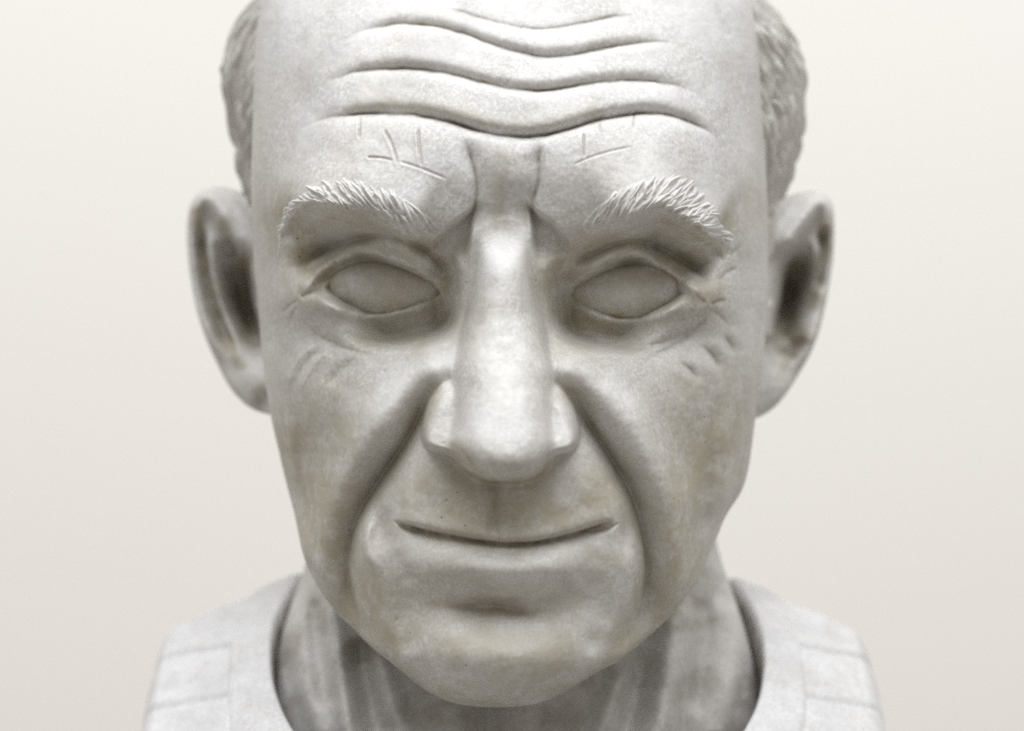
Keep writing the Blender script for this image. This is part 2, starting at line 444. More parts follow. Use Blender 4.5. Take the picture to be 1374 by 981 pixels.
# --- forehead rolls
CR = [([(585, 10), (620, 16), (660, 28), (700, 37), (730, 39), (770, 33), (820, 22), (862, 21)], -6, 8, 10, .55),
      ([(443, 64), (470, 48), (500, 37), (540, 31), (580, 33), (620, 43), (660, 58), (700, 70), (735, 75), (780, 70), (830, 60), (880, 56), (918, 61)], -9, 10, 13, .75),
      ([(420, 126), (440, 111), (470, 98), (510, 92), (550, 91), (590, 95), (630, 104), (670, 115), (710, 120), (740, 119), (790, 111), (840, 107), (880, 109), (920, 119), (955, 134)], -11, 12, 14, .75),
      ([(398, 174), (440, 158), (480, 152), (520, 151), (560, 153), (600, 161), (640, 173), (680, 181), (720, 181), (760, 172), (800, 160), (840, 152), (880, 150), (910, 157), (940, 169), (960, 184), (975, 210)], -16, 15, 14, .8)]
for pts, amp, wu, wd, dt in CR:
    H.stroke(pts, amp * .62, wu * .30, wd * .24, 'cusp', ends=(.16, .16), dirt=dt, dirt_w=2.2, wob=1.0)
    H.stroke(pts, amp * (.8 if amp < -15 else .6), wu * 1.25, wd * 1.0, 'cusp', ends=(.22, .22))
for a, b in ((0, 1), (1, 2), (2, 3)):                                    # swollen flesh just above each crease
    pa = [(p[0], p[1] - 13) for p in CR[b][0]]
    H.stroke(pa, 5, 13, 10, 'gauss', ends=(.25, .25))
# frown lines and the notch where the brow meets the nose
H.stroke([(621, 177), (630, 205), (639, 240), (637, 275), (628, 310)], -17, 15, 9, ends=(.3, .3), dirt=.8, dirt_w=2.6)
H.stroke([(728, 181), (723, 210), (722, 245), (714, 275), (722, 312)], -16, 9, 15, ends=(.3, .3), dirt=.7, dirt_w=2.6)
for pl, kx in (([(640, 270), (636, 306), (630, 370), (575, 370), (578, 322), (606, 296)], 1), ([(705, 268), (710, 306), (716, 370), (770, 370), (766, 322), (742, 294)], 1)):
    P = np.array(pl, float); i = H.box(560, 790, 260, 380)
    i = i[np.abs(H.px.flat[i] - P[:, 0].mean()) < 60]
    d = inside_dist(H.px.flat[i], H.py.flat[i], P)
    H.push(i, -36 * smooth(d / 12) * (1 - smooth((H.py.flat[i] - 312) / 50)))
    H.paint([P[0], P[1]], 7, .5, 'wash')
H.stroke([(639, 268), (636, 295), (630, 322)], -8, 10, 3, ends=(.3, .4)); H.stroke([(705, 266), (709, 295), (714, 322)], -8, 3, 10, ends=(.3, .4))
H.project()

# --- lids
EYE = {'r': dict(crease=[(394, 380), (400, 364), (412, 349), (443, 331), (490, 317), (522, 315), (562, 330), (592, 356), (606, 388)],
                 rim=[(402, 398), (418, 379), (440, 359), (469, 343), (498, 338), (535, 349), (570, 368), (602, 395)],
                 open=[(434, 386), (450, 369), (474, 356), (500, 351), (532, 356), (562, 370), (592, 393), (570, 404), (538, 414), (502, 417), (466, 411), (446, 400)],
                 low=[(425, 394), (440, 407), (458, 416), (494, 425), (535, 420), (573, 407), (594, 396)],
                 bag=[(606, 402), (599, 424), (575, 443), (536, 453), (495, 455), (455, 444)]),
       'l': dict(crease=[(952, 392), (946, 374), (925, 354), (892, 334), (855, 322), (829, 326), (799, 339), (768, 355), (750, 378)],
                 rim=[(945, 408), (924, 384), (892, 361), (855, 344), (820, 347), (786, 369), (755, 394)],
                 open=[(922, 394), (898, 375), (870, 362), (840, 359), (812, 364), (788, 378), (766, 397), (788, 411), (812, 419), (844, 423), (876, 419), (902, 409)],
                 low=[(922, 400), (898, 416), (866, 428), (829, 430), (792, 419), (767, 404)],
                 bag=[(745, 402), (754, 428), (776, 448), (812, 461), (850, 466), (890, 460), (925, 444), (945, 426)])}
for key in ('r', 'l'):
    e = EYE[key]
    o = (lambda p: p) if key == 'r' else (lambda p: p[::-1])
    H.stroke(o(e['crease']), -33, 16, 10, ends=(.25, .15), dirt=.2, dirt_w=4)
    cr_, rm_ = spline(o(e['crease']), 3), spline(o(e['rim']), 3); m_ = [tuple(.45 * cr_[int(t * (len(cr_) - 1))] + .55 * rm_[int(t * (len(rm_) - 1))]) for t in (0, .2, .4, .6, .8, 1)]
    H.stroke(m_, 16, 11, 11, 'gauss', ends=(.2, .2))
    H.stroke(o(e['rim']), 15, 9, 6, 'gauss', ends=(.15, .15))
    H.stroke(o(e['low']), 13, 5, 9, 'gauss', ends=(.2, .2))
    H.paint(e['rim'], 4, .8, 'wear'); H.paint(e['low'], 4, .8, 'wear')
    bag = e['bag'] if key == 'l' else e['bag'][::-1]
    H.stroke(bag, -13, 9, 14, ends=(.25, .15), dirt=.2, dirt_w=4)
    H.region(e['open'], -36, 9)
H.stroke([(402, 399), (424, 390), (438, 388)], -5, 5, 5, ends=(.1, .2), dirt=.4)
H.stroke([(925, 385), (940, 402), (950, 408)], -4, 4, 4, ends=(.1, .2), dirt=.3)

H.stroke([(862, 482), (897, 468), (921, 453), (944, 431), (962, 408)], -7, 7, 10, ends=(.3, .3), dirt=.3)
H.stroke([(398, 428), (430, 452), (470, 470), (520, 478)], -6, 8, 12, ends=(.35, .4), dirt=.2)
H.stroke([(402, 402), (388, 410), (376, 424)], -4, 4, 4, ends=(.2, .5), dirt=.3); H.stroke([(400, 408), (392, 424), (386, 446)], -3, 4, 4, ends=(.2, .5), dirt=.25)
H.stroke([(950, 414), (966, 424), (978, 440)], -4, 4, 4, ends=(.2, .5), dirt=.3); H.stroke([(970, 345), (984, 338), (996, 326)], -3, 4, 4, ends=(.3, .5), dirt=.25)
# --- folds from nose to mouth and down the cheeks
H.begin()
NLR = [(584, 500), (570, 535), (554, 573), (532, 610), (504, 650), (482, 686), (468, 725), (464, 765), (469, 805), (482, 840), (505, 880)]
NLL = [(756, 500), (772, 535), (793, 573), (820, 615), (844, 655), (859, 695), (868, 740), (869, 785), (862, 820), (848, 850), (826, 888)]
H.stroke(NLR[:7], -12, 9, 12, 'gauss', ends=(.3, .5)); H.stroke(NLR[1:], -28, 16, 22, 'gauss', ends=(.4, .12))
H.stroke(NLL[:7], -12, 12, 9, 'gauss', ends=(.3, .5)); H.stroke(NLL[1:], -28, 22, 16, 'gauss', ends=(.4, .12))
H.stroke([(626, 460), (574, 498), (528, 542), (488, 600), (453, 665), (433, 730), (438, 800), (466, 850)], 31, 30, 30, 'gauss', ends=(.34, .3))
H.stroke([(726, 462), (776, 500), (822, 545), (864, 603), (892, 668), (904, 735), (894, 795), (866, 845)], 31, 30, 30, 'gauss', ends=(.34, .3))
H.stroke([(520, 640), (500, 700), (502, 760), (520, 820), (545, 870)], 13, 20, 20, 'gauss', ends=(.3, .2))
H.stroke([(815, 650), (840, 710), (842, 760), (828, 815), (795, 870)], 13, 20, 20, 'gauss', ends=(.3, .2))
H.end(5)
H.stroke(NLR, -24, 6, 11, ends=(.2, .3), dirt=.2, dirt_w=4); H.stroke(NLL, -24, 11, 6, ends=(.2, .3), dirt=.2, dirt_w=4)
H.stroke([(379, 520), (390, 590), (398, 660), (412, 730), (436, 790)], 15, 10, 16, 'gauss', ends=(.45, .3))
H.stroke([(392, 560), (402, 640), (420, 715), (446, 790)], -14, 13, 13, 'gauss', ends=(.45, .3))
H.stroke([(985, 515), (968, 590), (962, 650), (948, 715), (922, 790)], 15, 16, 10, 'gauss', ends=(.45, .3))
H.stroke([(972, 560), (957, 640), (938, 715), (912, 790)], -14, 13, 13, 'gauss', ends=(.45, .3))
# wrinkles at the outer corner of the eyes
H.stroke([(425, 462), (403, 480), (391, 503), (386, 528)], 3, 6, 6, ends=(.2, .3))
H.stroke([(446, 468), (424, 487), (410, 510), (402, 530)], 3, 6, 6, ends=(.2, .3))
H.stroke([(436, 466), (414, 484), (400, 508), (394, 530)], -3, 5, 5, 'gauss', ends=(.2, .3))
H.stroke([(480, 480), (456, 500), (440, 522)], -6, 9, 9, 'gauss', ends=(.3, .3))
for pts, a in (([(908, 484), (926, 496), (940, 516)], -7), ([(936, 460), (957, 478), (969, 508)], -8), ([(968, 446), (980, 462), (986, 480)], -6)):
    H.stroke(pts, a, 5, 6, ends=(.45, .45), dirt=.4, dirt_w=3)
    H.stroke([(p[0] + 9, p[1] - 7) for p in pts], 3, 9, 9, 'gauss', ends=(.45, .45))
    H.stroke([(p[0] - 9, p[1] + 6) for p in pts], 3, 9, 9, 'gauss', ends=(.45, .45))
H.stroke([(952, 410), (964, 404), (977, 403)], -5, 3.5, 3.5, ends=(.2, .4), dirt=.6)
H.stroke([(962, 378), (976, 366), (994, 358)], -4, 4, 4, ends=(.2, .4), dirt=.4)

# --- mouth and chin
MOUTH = [(526, 697), (545, 706), (570, 713), (600, 719), (640, 726), (680, 730), (720, 728), (760, 720), (790, 711), (812, 703), (828, 698)]
H.blob(680, 763, 96, 22, 32)                                             # lower lip
H.stroke([(p[0], p[1] + 34) for p in MOUTH[2:-2]], 8, 22, 22, 'gauss', ends=(.3, .3))
H.stroke([(p[0], p[1] - 10) for p in MOUTH], 7, 16, 8, 'gauss', ends=(.15, .15))   # lip edge above the line
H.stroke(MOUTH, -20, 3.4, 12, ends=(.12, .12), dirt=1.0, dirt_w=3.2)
H.region([(522, 695), (548, 702), (580, 712), (566, 722), (540, 715)], -9, 12)
H.region([(836, 699), (812, 701), (782, 711), (796, 720), (820, 715)], -9, 12)
H.blob(510, 705, 10, 20, -18); H.blob(841, 712, 9, 18, -14)              # dimples at the corners
H.stroke([(500, 692), (493, 712), (494, 738), (504, 765)], 7, 7, 8, 'gauss', ends=(.3, .3))
H.stroke([(850, 715), (850, 750), (843, 797), (824, 848)], 5, 9, 9, 'gauss', ends=(.3, .3))
H.stroke([(522, 735), (540, 765), (555, 790)], -4, 14, 14, 'gauss', ends=(.3, .3))
H.stroke([(806, 735), (790, 762), (770, 785)], -4, 15, 15, 'gauss', ends=(.3, .3))
H.stroke([(585, 812), (625, 817), (665, 816), (700, 822), (735, 830)], -20, 20, 11, ends=(.35, .35), dirt=.15, dirt_w=6)
H.stroke([(665, 645), (666, 680), (667, 716)], -9, 11, 11, 'gauss', ends=(.02, .25), dirt=.4, dirt_w=10)   # philtrum
H.blob(610, 665, 34, 38, 7); H.blob(735, 665, 34, 38, 7)
H.blob(560, 655, 16, 46, 6, 14); H.blob(790, 660, 16, 46, 6, -14)
H.blob(615, 850, 50, 30, 8); H.blob(770, 840, 40, 28, 8)
H.blob(672, 880, 64, 32, 20); H.blob(662, 818, 70, 13, -7)
H.stroke([(536, 800), (540, 840), (556, 884)], -10, 15, 15, 'gauss', ends=(.4, .3)); H.stroke([(812, 800), (806, 840), (786, 880)], -10, 15, 15, 'gauss', ends=(.4, .3))

H.stroke([(588, 790), (625, 797), (680, 800), (725, 793), (752, 784)], 6, 9, 6, 'gauss', ends=(.35, .35))
H.paint([(560, 735), (640, 752), (720, 752), (795, 732)], 12, .35, 'wear')
# --- scratches on the brow
for pts, a in (([(483, 154), (482, 188)], 1), ([(515, 172), (525, 192), (532, 212), (535, 226)], 1), ([(561, 170), (563, 200), (566, 228)], 1),
               ([(491, 211), (512, 212), (530, 216)], 1), ([(534, 216), (565, 226), (602, 241)], .7),
               ([(783, 178), (784, 214)], 1), ([(804, 166), (806, 180)], .8), ([(850, 151), (851, 172)], .8), ([(766, 223), (790, 212), (820, 203), (852, 196)], .7)):
    H.stroke(pts, -3 * a, 1.7, 1.7, 'gauss', ends=(.12, .2), dirt=.5 * a, dirt_w=1.8)
    H.stroke([(p[0] - 4, p[1] + 2) for p in pts], 0.9 * a, 2.4, 2.4, 'gauss', ends=(.12, .2))
# --- the brown wash left by the sculptor's patina, and rubbed pale spots
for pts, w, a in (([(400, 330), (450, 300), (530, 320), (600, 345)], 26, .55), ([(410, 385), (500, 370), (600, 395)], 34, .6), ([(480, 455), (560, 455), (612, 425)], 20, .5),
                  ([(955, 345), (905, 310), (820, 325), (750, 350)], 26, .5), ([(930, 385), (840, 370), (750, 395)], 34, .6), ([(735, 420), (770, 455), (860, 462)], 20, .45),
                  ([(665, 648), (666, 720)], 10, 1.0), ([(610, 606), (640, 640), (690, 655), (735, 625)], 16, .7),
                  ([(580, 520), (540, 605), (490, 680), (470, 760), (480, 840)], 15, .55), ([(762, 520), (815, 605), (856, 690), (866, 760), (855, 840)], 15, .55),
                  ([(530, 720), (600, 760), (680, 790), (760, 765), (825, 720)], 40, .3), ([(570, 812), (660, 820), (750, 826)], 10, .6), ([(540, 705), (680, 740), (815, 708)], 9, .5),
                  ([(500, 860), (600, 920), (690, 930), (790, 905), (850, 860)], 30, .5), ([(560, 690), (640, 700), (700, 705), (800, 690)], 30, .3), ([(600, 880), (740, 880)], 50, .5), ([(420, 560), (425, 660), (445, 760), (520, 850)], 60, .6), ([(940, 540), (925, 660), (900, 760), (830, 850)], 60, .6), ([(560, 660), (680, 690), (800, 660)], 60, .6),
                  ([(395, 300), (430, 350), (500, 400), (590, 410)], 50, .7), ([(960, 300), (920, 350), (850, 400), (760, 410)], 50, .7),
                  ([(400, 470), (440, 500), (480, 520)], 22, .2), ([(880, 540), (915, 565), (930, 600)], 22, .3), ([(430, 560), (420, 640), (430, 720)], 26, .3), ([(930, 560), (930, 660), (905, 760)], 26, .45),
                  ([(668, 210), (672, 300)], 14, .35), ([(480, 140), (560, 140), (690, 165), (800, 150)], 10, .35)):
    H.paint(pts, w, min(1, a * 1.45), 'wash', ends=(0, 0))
for pts, w, a in ([(600, 474), (540, 520), (490, 570)], 16, .6), ([(750, 478), (810, 515), (860, 570)], 16, .6), ([(680, 400), (690, 580)], 34, .7), ([(495, 698), (493, 730)], 6, .5), \
                 ([(545, 790), (535, 860)], 20, .35), ([(800, 800), (810, 850)], 20, .35), ([(470, 215), (580, 210)], 26, .4), ([(800, 225), (900, 200)], 26, .4), ([(547, 622), (556, 680)], 9, .35):
    H.paint(pts, w, a, 'wear', ends=(.2, .2))
for pts, amp, wu, wd, dt in CR:
    H.paint([(p[0], p[1] + 7) for p in pts], 5, .55, 'wear')
# --- hand-worked unevenness
f = H.w * (H.py > -60)
H.Y -= f * (2.2 * VN.fbm(H.px, H.py, 46, 4) + 0.3 * VN.fbm(H.px + 300, H.py, 9, 2))
H.project()
for k in range(24):                                                     # small chips and pits
    cx, cy = rng.uniform(380, 1000), rng.uniform(300, 930)
    H.blob(cx, cy, rng.uniform(1.2, 2.6), rng.uniform(1.0, 1.8), -rng.uniform(0.8, 2.0), rng.uniform(0, 180))
F = grid_faces(NR, NF + NB, True)
head = make_mesh("head", stack(H), F, M_skin, bust, H.dirt.ravel(), flip=True, layers=dict(wash=H.wash.ravel(), wear=H.wear.ravel()))

# ---- carved eyes
def eye(key, cx, cy, rx, ry):
    n, m = 40, 120
    op = EYE[key]['open']
    (x0, y0), (x1, y1) = op[0], op[6]
    d0 = EYED[key]
    r = np.linspace(0, 1, n)[:, None]; a = np.linspace(0, 2 * np.pi, m, endpoint=False)[None, :]
    px = cx + rx * r * np.cos(a); py = cy + ry * r * np.sin(a)
    yy = d0[0] + (px - cx) * d0[1] - 62 * np.sqrt(np.clip(1 - (r * .98) ** 2, 0, 1)) + 44 + 0 * a
    yy = yy - 1.2 * VN.fbm(px, py, 16, 3)
    kk = (DC + yy) / DC
    P = np.stack([((px - CX) * kk).ravel(), yy.ravel(), ((CY - py) * kk).ravel()], 1)
    w_ = .55 + .45 * smooth((r - .5) / .4) + 0 * a
    return make_mesh("eye", P, grid_faces(n, m, True), M_skin, bust, flip=False, layers=dict(wash=w_.ravel()))
def mean_depth(key):
    op = np.array(EYE[key]['open'])
    out = EYE[key]['rim'][1], EYE[key]['rim'][-2]
    (xa, ya), (xb, yb_) = out
    a, b = H.depth_at(xa, ya), H.depth_at(xb, yb_)
    top = H.depth_at(*EYE[key]['rim'][3]); low = H.depth_at(*EYE[key]['low'][3])
    return ((top + low) / 2, (b - a) / (xb - xa))
EYED = {kx_: mean_depth(kx_) for kx_ in 'rl'}
print('eye depth', EYED)
eye('r', 511, 385, 90, 40); eye('l', 845, 391, 88, 39)

# ---- eyebrows: a patch lying on the brow, cut into strands
def refine(A, r0, r1, c0, c1, k):
    ri = np.arange(r0, r1 - 1, 1 / k); ci = np.arange(c0, c1 - 1, 1 / k)
    i0 = ri.astype(int); fi = (ri - i0)[:, None]; j0 = ci.astype(int); fj = (ci - j0)[None, :]
    g = lambda a, b: A[np.ix_(a, b)]
    return (g(i0, j0) * (1 - fj) + g(i0, j0 + 1) * fj) * (1 - fi) + (g(i0 + 1, j0) * (1 - fj) + g(i0 + 1, j0 + 1) * fj) * fi
def eyebrow(key):
    lo, up = BROW[key]
    lo = [(p[0], p[1] + 6 * min(1, max(0, (abs(p[0] - 680) - 60) / 60)) * (1 if p[1] < 315 else 0)) for p in lo]
    lo_s, up_s = spline(lo, 2), spline(up, 2)
    outline = np.vstack([lo_s, up_s[::-1]])
    sel = (H.px > outline[:, 0].min() - 12) & (H.px < outline[:, 0].max() + 12) & (H.py > outline[:, 1].min() - 12) & (H.py < outline[:, 1].max() + 12) & (H.w > 0)
    rr, cc = np.where(sel)
    args = (rr.min(), rr.max(), cc.min(), cc.max(), 1.5)
    P = Relief(refine(H.X, *args), refine(H.Y, *args), refine(H.Z, *args))
    d = inside_dist(P.px, P.py, outline)
    mask = smooth((d + 3) / 9)
    hgt = -2.5 + 4.0 * mask
    n = 130 if key == 'r' else 150
    st = np.zeros_like(hgt)
    side = -1 if key == 'r' else 1
    for kq in range(n):
        t = (kq + rng.uniform(-.4, .4)) / n; t = min(max(t, 0.0), 1.0)
        sh = 0.07 + 0.09 * t + rng.normal(0, .03)
        a = lo_s[int(t * (len(lo_s) - 1))]
        b = up_s[int(min(max(t - sh + rng.normal(0, .012), 0), 1) * (len(up_s) - 1))]
        f0 = rng.uniform(-.2, .75); f1 = min(f0 + rng.uniform(.35, .7), 1.22)
        p0, p1 = a + (b - a) * f0, a + (b - a) * f1
        mid = (p0 + p1) / 2 + rng.normal(0, 1.6, 2)
        pl = spline([p0, mid, p1], 4)
        w = rng.uniform(1.7, 3.9); R = 9
        ii = np.flatnonzero((P.px > pl[:, 0].min() - R) & (P.px < pl[:, 0].max() + R) & (P.py > pl[:, 1].min() - R) & (P.py < pl[:, 1].max() + R))
        dd, tt = line_dist(P.px.flat[ii], P.py.flat[ii], pl)
        val = (.35 + .65 * smooth((t - .08) / .2)) * rng.uniform(2.4, 6.4) * np.clip(1 - (dd / w) ** 2, 0, 1) * (np.clip(np.sin(np.pi * np.clip(tt, .03, .97)), 0, 1) ** .5)
        st.flat[ii] = np.maximum(st.flat[ii], val)
    near = smooth((d + 10) / 9)
    hgt = hgt + st * near * np.where((P.px - 687) > 0, 1.0, 1.15)
    P.Y -= hgt; P.Z += 0.15 * hgt
    dirt = np.clip((2.0 - st) / 8, 0, 1) * mask * .7
    return make_mesh("eyebrow", stack(P), grid_faces(*P.X.shape, False, keep=d > -9), M_skin, bust, dirt.ravel(), flip=True,
                     layers=dict(wear=(.6 * np.clip((st - 3) / 4, 0, 1) * near).ravel()))
eyebrow('r'); eyebrow('l')

# ---- hair: the horseshoe of cropped hair round the sides and back
def hair():
    HL = np.array([(-110, 250), (-60, 295), (-20, 325), (10, 352), (35, 372), (60, 384), (85, 389), (120, 388), (160, 382), (200, 373), (240, 366), (280, 358), (330, 352), (390, 345), (440, 330), (520, 300)], float)
    HR = np.array([(-110, 250), (-60, 290), (-20, 322), (0, 338), (30, 364), (60, 384), (100, 394), (150, 397), (190, 391), (240, 376), (270, 364), (330, 356), (400, 347), (450, 332), (520, 300)], float)
    fac = (DC + 430) / DC
    nr, nc = 520, 900
    row = np.linspace(-110, 520, nr)
    l = gsmooth(np.interp(row, HL[:, 0], HL[:, 1]), 8) * fac; r = gsmooth(np.interp(row, HR[:, 0], HR[:, 1]), 8) * fac
    b = np.radians(np.concatenate([np.linspace(-62, 55, 380), np.linspace(55, 125, 142)[1:-1], np.linspace(125, 242, 380)]))[None, :]
    nc = b.shape[1]
    cb, sb = np.cos(b), np.sin(b)
    half = np.where(cb < 0, l[:, None], r[:, None])
    dep = np.where(sb < 0, 265.0, np.interp(row, [-110, 0, 200, 400, 520], [330, 400, 440, 400, 330])[:, None])
    z = (CY - row) * fac
    # strands: tapering cuts and locks running back and down
    s = b * 390 + 0 * z[:, None]; zz = z[:, None] + 0 * b
    st = np.zeros_like(s)
    g = np.zeros_like(s)
    for kq in range(2600):
        bs = rng.uniform(-62, 242); rr = rng.uniform(-100, 470)
        ang = math.radians(rng.normal(54, 9)) if bs < 90 else math.radians(180 - rng.normal(54, 9))
        s0 = math.radians(bs) * 390; z0 = (CY - rr) * fac
        ln = rng.uniform(22, 52); w = rng.uniform(3.0, 6.0)
        i0, i1 = np.searchsorted(row, [rr - ln * 1.3, rr + ln * 1.3]); 
        j0, j1 = np.searchsorted(b[0], [(s0 - ln * 1.3) / 390, (s0 + ln * 1.3) / 390])
        if i1 <= i0 or j1 <= j0: continue
        ds, dz = s[i0:i1, j0:j1] - s0, zz[i0:i1, j0:j1] - z0
        ca, sa = math.cos(ang), -math.sin(ang)
        al = (ds * ca + dz * sa) / ln; ac = (-ds * sa + dz * ca) / w + 0.35 * al * al
        v = np.clip(1 - ac * ac, 0, 1) * np.clip(1 - al * al, 0, 1) ** .6
        hgt_ = rng.uniform(5, 12)
        st[i0:i1, j0:j1] = np.maximum(st[i0:i1, j0:j1], v * hgt_)
    st = st + 5 * VN.fbm(s, zz, 60, 3)
    X = half * cb; Yy = 430 + dep * sb; Zz = zz
    nx, ny = cb, sb * half / dep; nn = np.hypot(nx, ny)
    off = st - 9 + 7 * VN.fbm(s * 1.0, zz * .6, 34, 2) * smooth((-np.sin(b) - .2) / .3)
    X = X + nx / nn * off; Yy = Yy + ny / nn * off; Zz = Zz + 0.15 * off
    P = np.stack([X.ravel(), Yy.ravel(), Zz.ravel()], 1)
    dirt = np.clip((5 - st) / 9, 0, 1) * np.where(b < np.pi / 2, .45, .75)
    return make_mesh("hair", P, grid_faces(nr, nc, False), M_hair, bust, dirt.ravel(), flip=False)
hair()

# ---- ears
def ear(outline, cx, cy, y_of_px, strokes, blobs, stains):
    m, n = 360, 110
    o = spline(outline + [outline[0]], 1.5)[:-1]
    a0 = np.concatenate([[0], np.cumsum(np.hypot(*np.diff(np.vstack([o, o[:1]]), axis=0).T))])
    t = np.linspace(0, a0[-1], m, endpoint=False)
    oc = np.vstack([o, o[:1]])
    ox = np.interp(t, a0, oc[:, 0]); oy = np.interp(t, a0, oc[:, 1])
    r = np.sin(np.linspace(0, 1, n) * np.pi / 2) ** .9
    px = cx + (ox - cx)[None, :] * r[:, None]; py = cy + (oy - cy)[None, :] * r[:, None]
    y0 = y_of_px(px)
    kk = (DC + y0) / DC
    R = Relief((px - CX) * kk, y0.copy(), (CY - py) * kk)
    for pts, amp, w1, w2, kind, ends in strokes: R.stroke(pts, amp, w1, w2, kind, ends=ends)
    for bl in blobs: R.blob(*bl)
    edge = 20 * (1 - np.sqrt(np.clip(1 - r ** 14, 0, 1)))[:, None]
    R.Y += edge
    R.Y -= 1.5 * VN.fbm(px, py, 22, 3)
    front = stack(R)
    # the back of the ear: a shallower bowl meeting the rim
    rb = r[::-1][1:]
    pxb = cx + (ox - cx)[None, :] * rb[:, None]; pyb = cy + (oy - cy)[None, :] * rb[:, None]
    yb_ = y_of_px(pxb) + 20 + 135 * np.sqrt(np.clip(1 - rb ** 4, 0, 1))[:, None]
    kb = (DC + y_of_px(pxb)) / DC
    back = np.stack([((pxb - CX) * kb).ravel(), yb_.ravel(), ((CY - pyb) * kb).ravel()], 1)
    V = np.vstack([front, back])
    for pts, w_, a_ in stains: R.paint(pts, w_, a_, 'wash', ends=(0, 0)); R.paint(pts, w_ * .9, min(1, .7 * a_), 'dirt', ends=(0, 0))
    return make_mesh("ear", V, grid_faces(n + len(rb), m, True), M_skin, bust, np.concatenate([R.dirt.ravel(), np.zeros(len(back))]), layers=dict(wash=np.concatenate([R.wash.ravel(), np.zeros(len(back))])))
ear([(358, 330), (345, 285), (328, 262), (302, 250), (276, 252), (259, 268), (252, 300), (254, 350), (264, 410), (280, 462), (301, 510), (325, 540), (350, 554), (372, 550), (374, 480), (366, 400)],
    310, 400, lambda p: 345 + (352 - p) * 1.15,
    [([(330, 352), (312, 318), (298, 286), (280, 268), (266, 280), (260, 310), (262, 360), (270, 410), (286, 460), (305, 505)], 36, 15, 15, 'gauss', (.1, .2)),
     ([(281, 292), (282, 330), (285, 365), (296, 403), (313, 446), (325, 480)], 18, 9, 10, 'gauss', (.2, .2)),
     ([(300, 318), (312, 345)], -26, 9, 9, 'gauss', (.3, .3)),
     ([(270, 295), (272, 340), (280, 395), (298, 445), (318, 480)], -32, 8, 8, 'gauss', (.2, .2)),
     ([(346, 400), (350, 430), (352, 455)], 30, 9, 9, 'gauss', (.2, .2))],
    [(318, 385, 15, 38, -105, -8), (334, 440, 12, 28, -85, -25), (338, 515, 22, 24, 14), (352, 540, 8, 8, -14)],
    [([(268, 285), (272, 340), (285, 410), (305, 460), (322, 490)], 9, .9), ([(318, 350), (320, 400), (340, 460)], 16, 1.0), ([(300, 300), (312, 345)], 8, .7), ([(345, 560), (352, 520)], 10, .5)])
ear([(1012, 330), (1028, 290), (1046, 268), (1066, 260), (1092, 255), (1110, 262), (1118, 284), (1117, 345), (1103, 426), (1082, 486), (1046, 541), (1014, 562), (1000, 552), (1000, 480), (1006, 400)],
    1062, 400, lambda p: 345 + (p - 1022) * 1.15,
    [([(1048, 352), (1060, 320), (1078, 292), (1096, 274), (1108, 284), (1110, 320), (1106, 370), (1096, 425), (1078, 476), (1060, 510)], 36, 15, 15, 'gauss', (.1, .2)),
     ([(1086, 310), (1094, 345), (1092, 380), (1080, 425), (1058, 460)], 16, 9, 9, 'gauss', (.2, .2)),
     ([(1103, 300), (1103, 345), (1094, 395)], -30, 7, 7, 'gauss', (.2, .2)),
     ([(1078, 450), (1064, 470), (1054, 485)], -30, 8, 8, 'gauss', (.3, .3)),
     ([(1030, 400), (1030, 440), (1034, 460)], 24, 10, 10, 'gauss', (.2, .2))],
    [(1070, 380, 14, 28, -105, 8), (1058, 432, 12, 28, -85, 14), (1040, 520, 20, 24, 12)],
    [([(1105, 295), (1103, 350), (1090, 410)], 8, .8), ([(1072, 355), (1064, 420), (1052, 470)], 15, 1.0), ([(1080, 450), (1054, 490)], 8, .8), ([(1022, 300), (1030, 340)], 14, .6)])

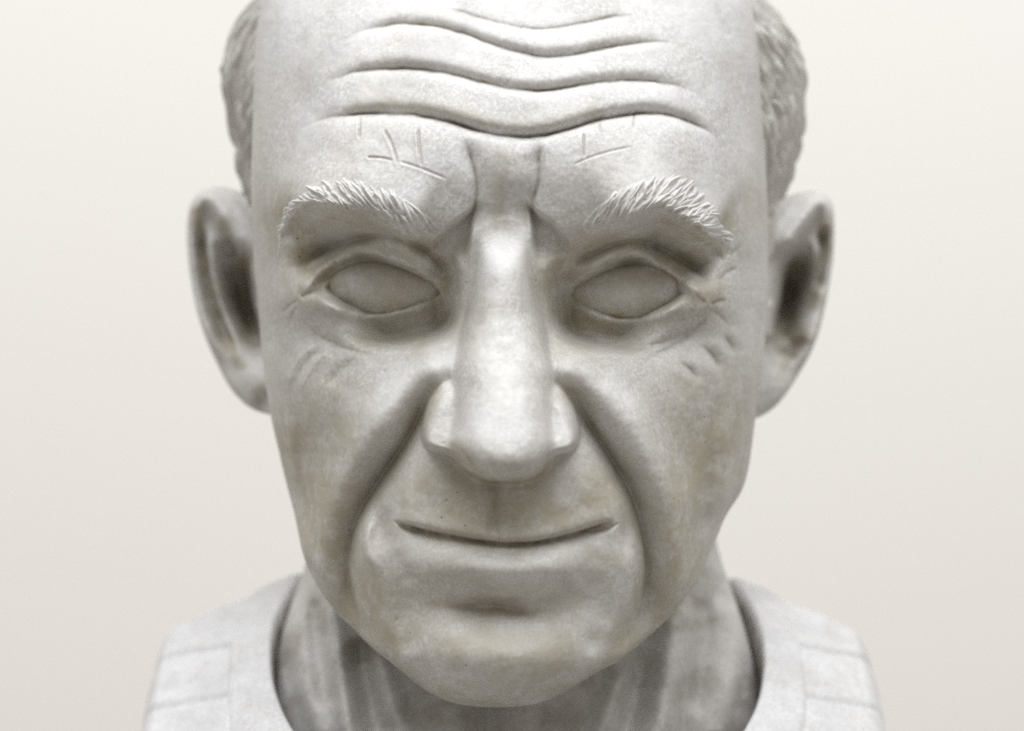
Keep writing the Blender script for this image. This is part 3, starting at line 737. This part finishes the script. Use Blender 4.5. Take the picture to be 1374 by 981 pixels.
# ---- neck
def neck():
    nr, nc = 420, 640
    row = np.linspace(560, 1130, nr)
    fac = (DC + 330) / DC
    z = (CY - row) * fac
    hw = gsmooth(np.interp(row, [560, 700, 760, 820, 880, 940, 1000, 1130], [262, 270, 284, 306, 324, 336, 350, 384]), 12) * fac
    yfr = gsmooth(np.interp(row, [560, 800, 900, 1000, 1130], [250, 205, 190, 165, 110]), 14)
    yc = gsmooth(np.interp(row, [560, 800, 1000, 1130], [430, 420, 400, 380]), 14)
    a = np.radians(np.concatenate([np.linspace(-100, 100, 560, endpoint=False), np.linspace(100, 260, 80, endpoint=False)]))[None, :]
    s, c = np.sin(a), np.cos(a)
    X = hw[:, None] * s + 3; Y = yc[:, None] - np.where(c > 0, (yc - yfr)[:, None], 300.0) * np.sign(c) * np.abs(c) ** .9
    R = Relief(X.copy(), Y.copy(), np.repeat(z[:, None], a.shape[1], 1), smooth(np.clip(c, 0, 1) / .2) * np.ones_like(X))
    R.begin()
    for pts, amp, w in (([(440, 790), (452, 850), (462, 920), (478, 1000), (520, 1090)], 34, 15), ([(500, 860), (520, 920), (545, 1000), (580, 1090)], 24, 14),
                        ([(398, 800), (402, 860), (420, 940), (440, 1000)], 12, 16),
                        ([(900, 800), (902, 860), (890, 930), (872, 1000), (820, 1090)], 34, 22), ([(836, 890), (820, 940), (800, 1000), (760, 1090)], 20, 12),
                        ([(975, 800), (985, 850), (980, 920), (960, 1000)], 16, 18)):
        R.stroke(pts, amp, w, w, 'gauss', ends=(.1, .1))
    for pts, amp, w in (([(480, 850), (492, 920), (512, 1000)], -24, 13), ([(425, 800), (428, 870), (440, 950)], -14, 12), ([(655, 930), (655, 1000), (650, 1090)], -44, 26),
                        ([(865, 870), (856, 930), (840, 1000)], -22, 14), ([(940, 800), (944, 870), (930, 960)], -14, 14)):
        R.stroke(pts, amp, w, w, 'gauss', ends=(.1, .1))
    R.buf *= 1.35; R.end(4); R.project()
    for k in range(26):
        R.blob(rng.uniform(400, 990), rng.uniform(780, 990), rng.uniform(10, 20), rng.uniform(14, 30), rng.uniform(-6, 6))
    R.Y -= R.w * 3 * VN.fbm(R.px, R.py * .6, 40, 2)
    d = np.clip(VN.fbm(R.px + 77, R.py, 46, 4) * 1.5 + .12, 0, .42) * R.w
    return make_mesh("neck", stack(R), grid_faces(nr, a.shape[1], True), M_skin, bust, d.ravel(), flip=True)
neck()

# ---- sweater: shoulders cut off square, a neckband, raised stripes
NK = dict(cx=8.0, cy=345.0, rx=358.0, ry=290.0)
def shoulder_z(x, y):
    ax = np.abs(x)
    ridge = np.interp(ax, [0, 250, 330, 400, 470, 520, 560], [-268, -300, -322, -350, -378, -402, -440])
    g = np.where(y < 470, 0.52 * (470 - y) + 0.00035 * (470 - y) ** 2, 0.35 * (y - 470))
    return ridge - g
def ring(fr, a):
    """points between the neckline (0) and the cut edge of the shoulders (1), seen from above"""
    ix, iy = NK['cx'] + NK['rx'] * np.cos(a), NK['cy'] + np.where(np.sin(a) < 0, 375.0, NK['ry']) * np.sin(a)
    e = 3.2
    ca, sa = np.cos(a), np.sin(a)
    den = (np.abs(ca) ** e + np.abs(sa) ** e) ** (-1 / e)
    ox, oy = 3 + 545 * ca * den, 330 + np.where(sa < 0, 530, 420) * sa * den
    return ix + (ox - ix) * fr, iy + (oy - iy) * fr
def sweater():
    m = 900
    a = np.linspace(0, 2 * np.pi, m, endpoint=False)[None, :]
    fr = np.linspace(0.02, 1, 150)[:, None]
    x, y = ring(fr, a)
    z = shoulder_z(x, y)
    # rows of knit: shallow steps that run round the body
    lvl = z + 0.22 * np.abs(x) - 42
    ph = ((-lvl - 330) / 62.0) % 1.0
    groove = np.exp(-((ph - .5) / .034) ** 2)
    w = smooth((fr - .30) / .05)
    z = z - (13.0 * groove - 4.0 * (np.abs(ph - 0.5))) * w
    z = z + 3.0 * VN.fbm(x, y, 70, 3)
    rnd = 46 * (1 - np.sqrt(np.clip(1 - np.clip((fr - .80) / .20, 0, 1) ** 3, 0, 1)))
    z = z - rnd
    top = np.stack([x.ravel(), y.ravel(), z.ravel()], 1)
    # side walls down to the base of the bust
    t = np.linspace(0.01, 1, 60)[:, None]
    xb, yb_ = x[-1:] * (1 + .03 * smooth(t * 2)), y[-1:] + 0 * t
    zb = z[-1:] * (1 - t) + (-1010) * t
    wallv = np.stack([xb.ravel(), yb_.ravel(), zb.ravel()], 1)
    base = np.stack([xb[-1] * .02, yb_[-1] * .02 + 320, np.full(m, -1010.0)], 1)
    V = np.vstack([top, wallv, base])
    return make_mesh("sweater", V, grid_faces(150 + 60 + 1, m, True), M_cloth, bust)
sw = sweater()
def neckband():
    m = 700
    a = np.linspace(0, 2 * np.pi, m, endpoint=False)[None, :]
    # cross-section from the inside of the neckline over the rounded lip to the seam
    sec = [(-0.02, -120), (-0.015, -70), (-0.01, -30), (0.0, -8), (0.02, 3), (0.05, 6), (0.10, 7), (0.18, 7), (0.26, 6), (0.31, 4), (0.335, -2), (0.345, -8)]
    sp = spline([(p[0] * 200, p[1]) for p in sec], 2.0); fr = sp[:, :1] / 200; h = sp[:, 1:]
    x, y = ring(np.clip(fr, -.05, 1), a)
    z = shoulder_z(x, y) + h + 2.5 * VN.fbm(x * 1.0, y, 60, 3)
    P = np.stack([x.ravel(), y.ravel(), z.ravel()], 1)
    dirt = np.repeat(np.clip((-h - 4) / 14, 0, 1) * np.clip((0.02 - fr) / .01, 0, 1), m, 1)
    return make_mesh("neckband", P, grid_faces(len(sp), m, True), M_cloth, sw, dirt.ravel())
neckband()
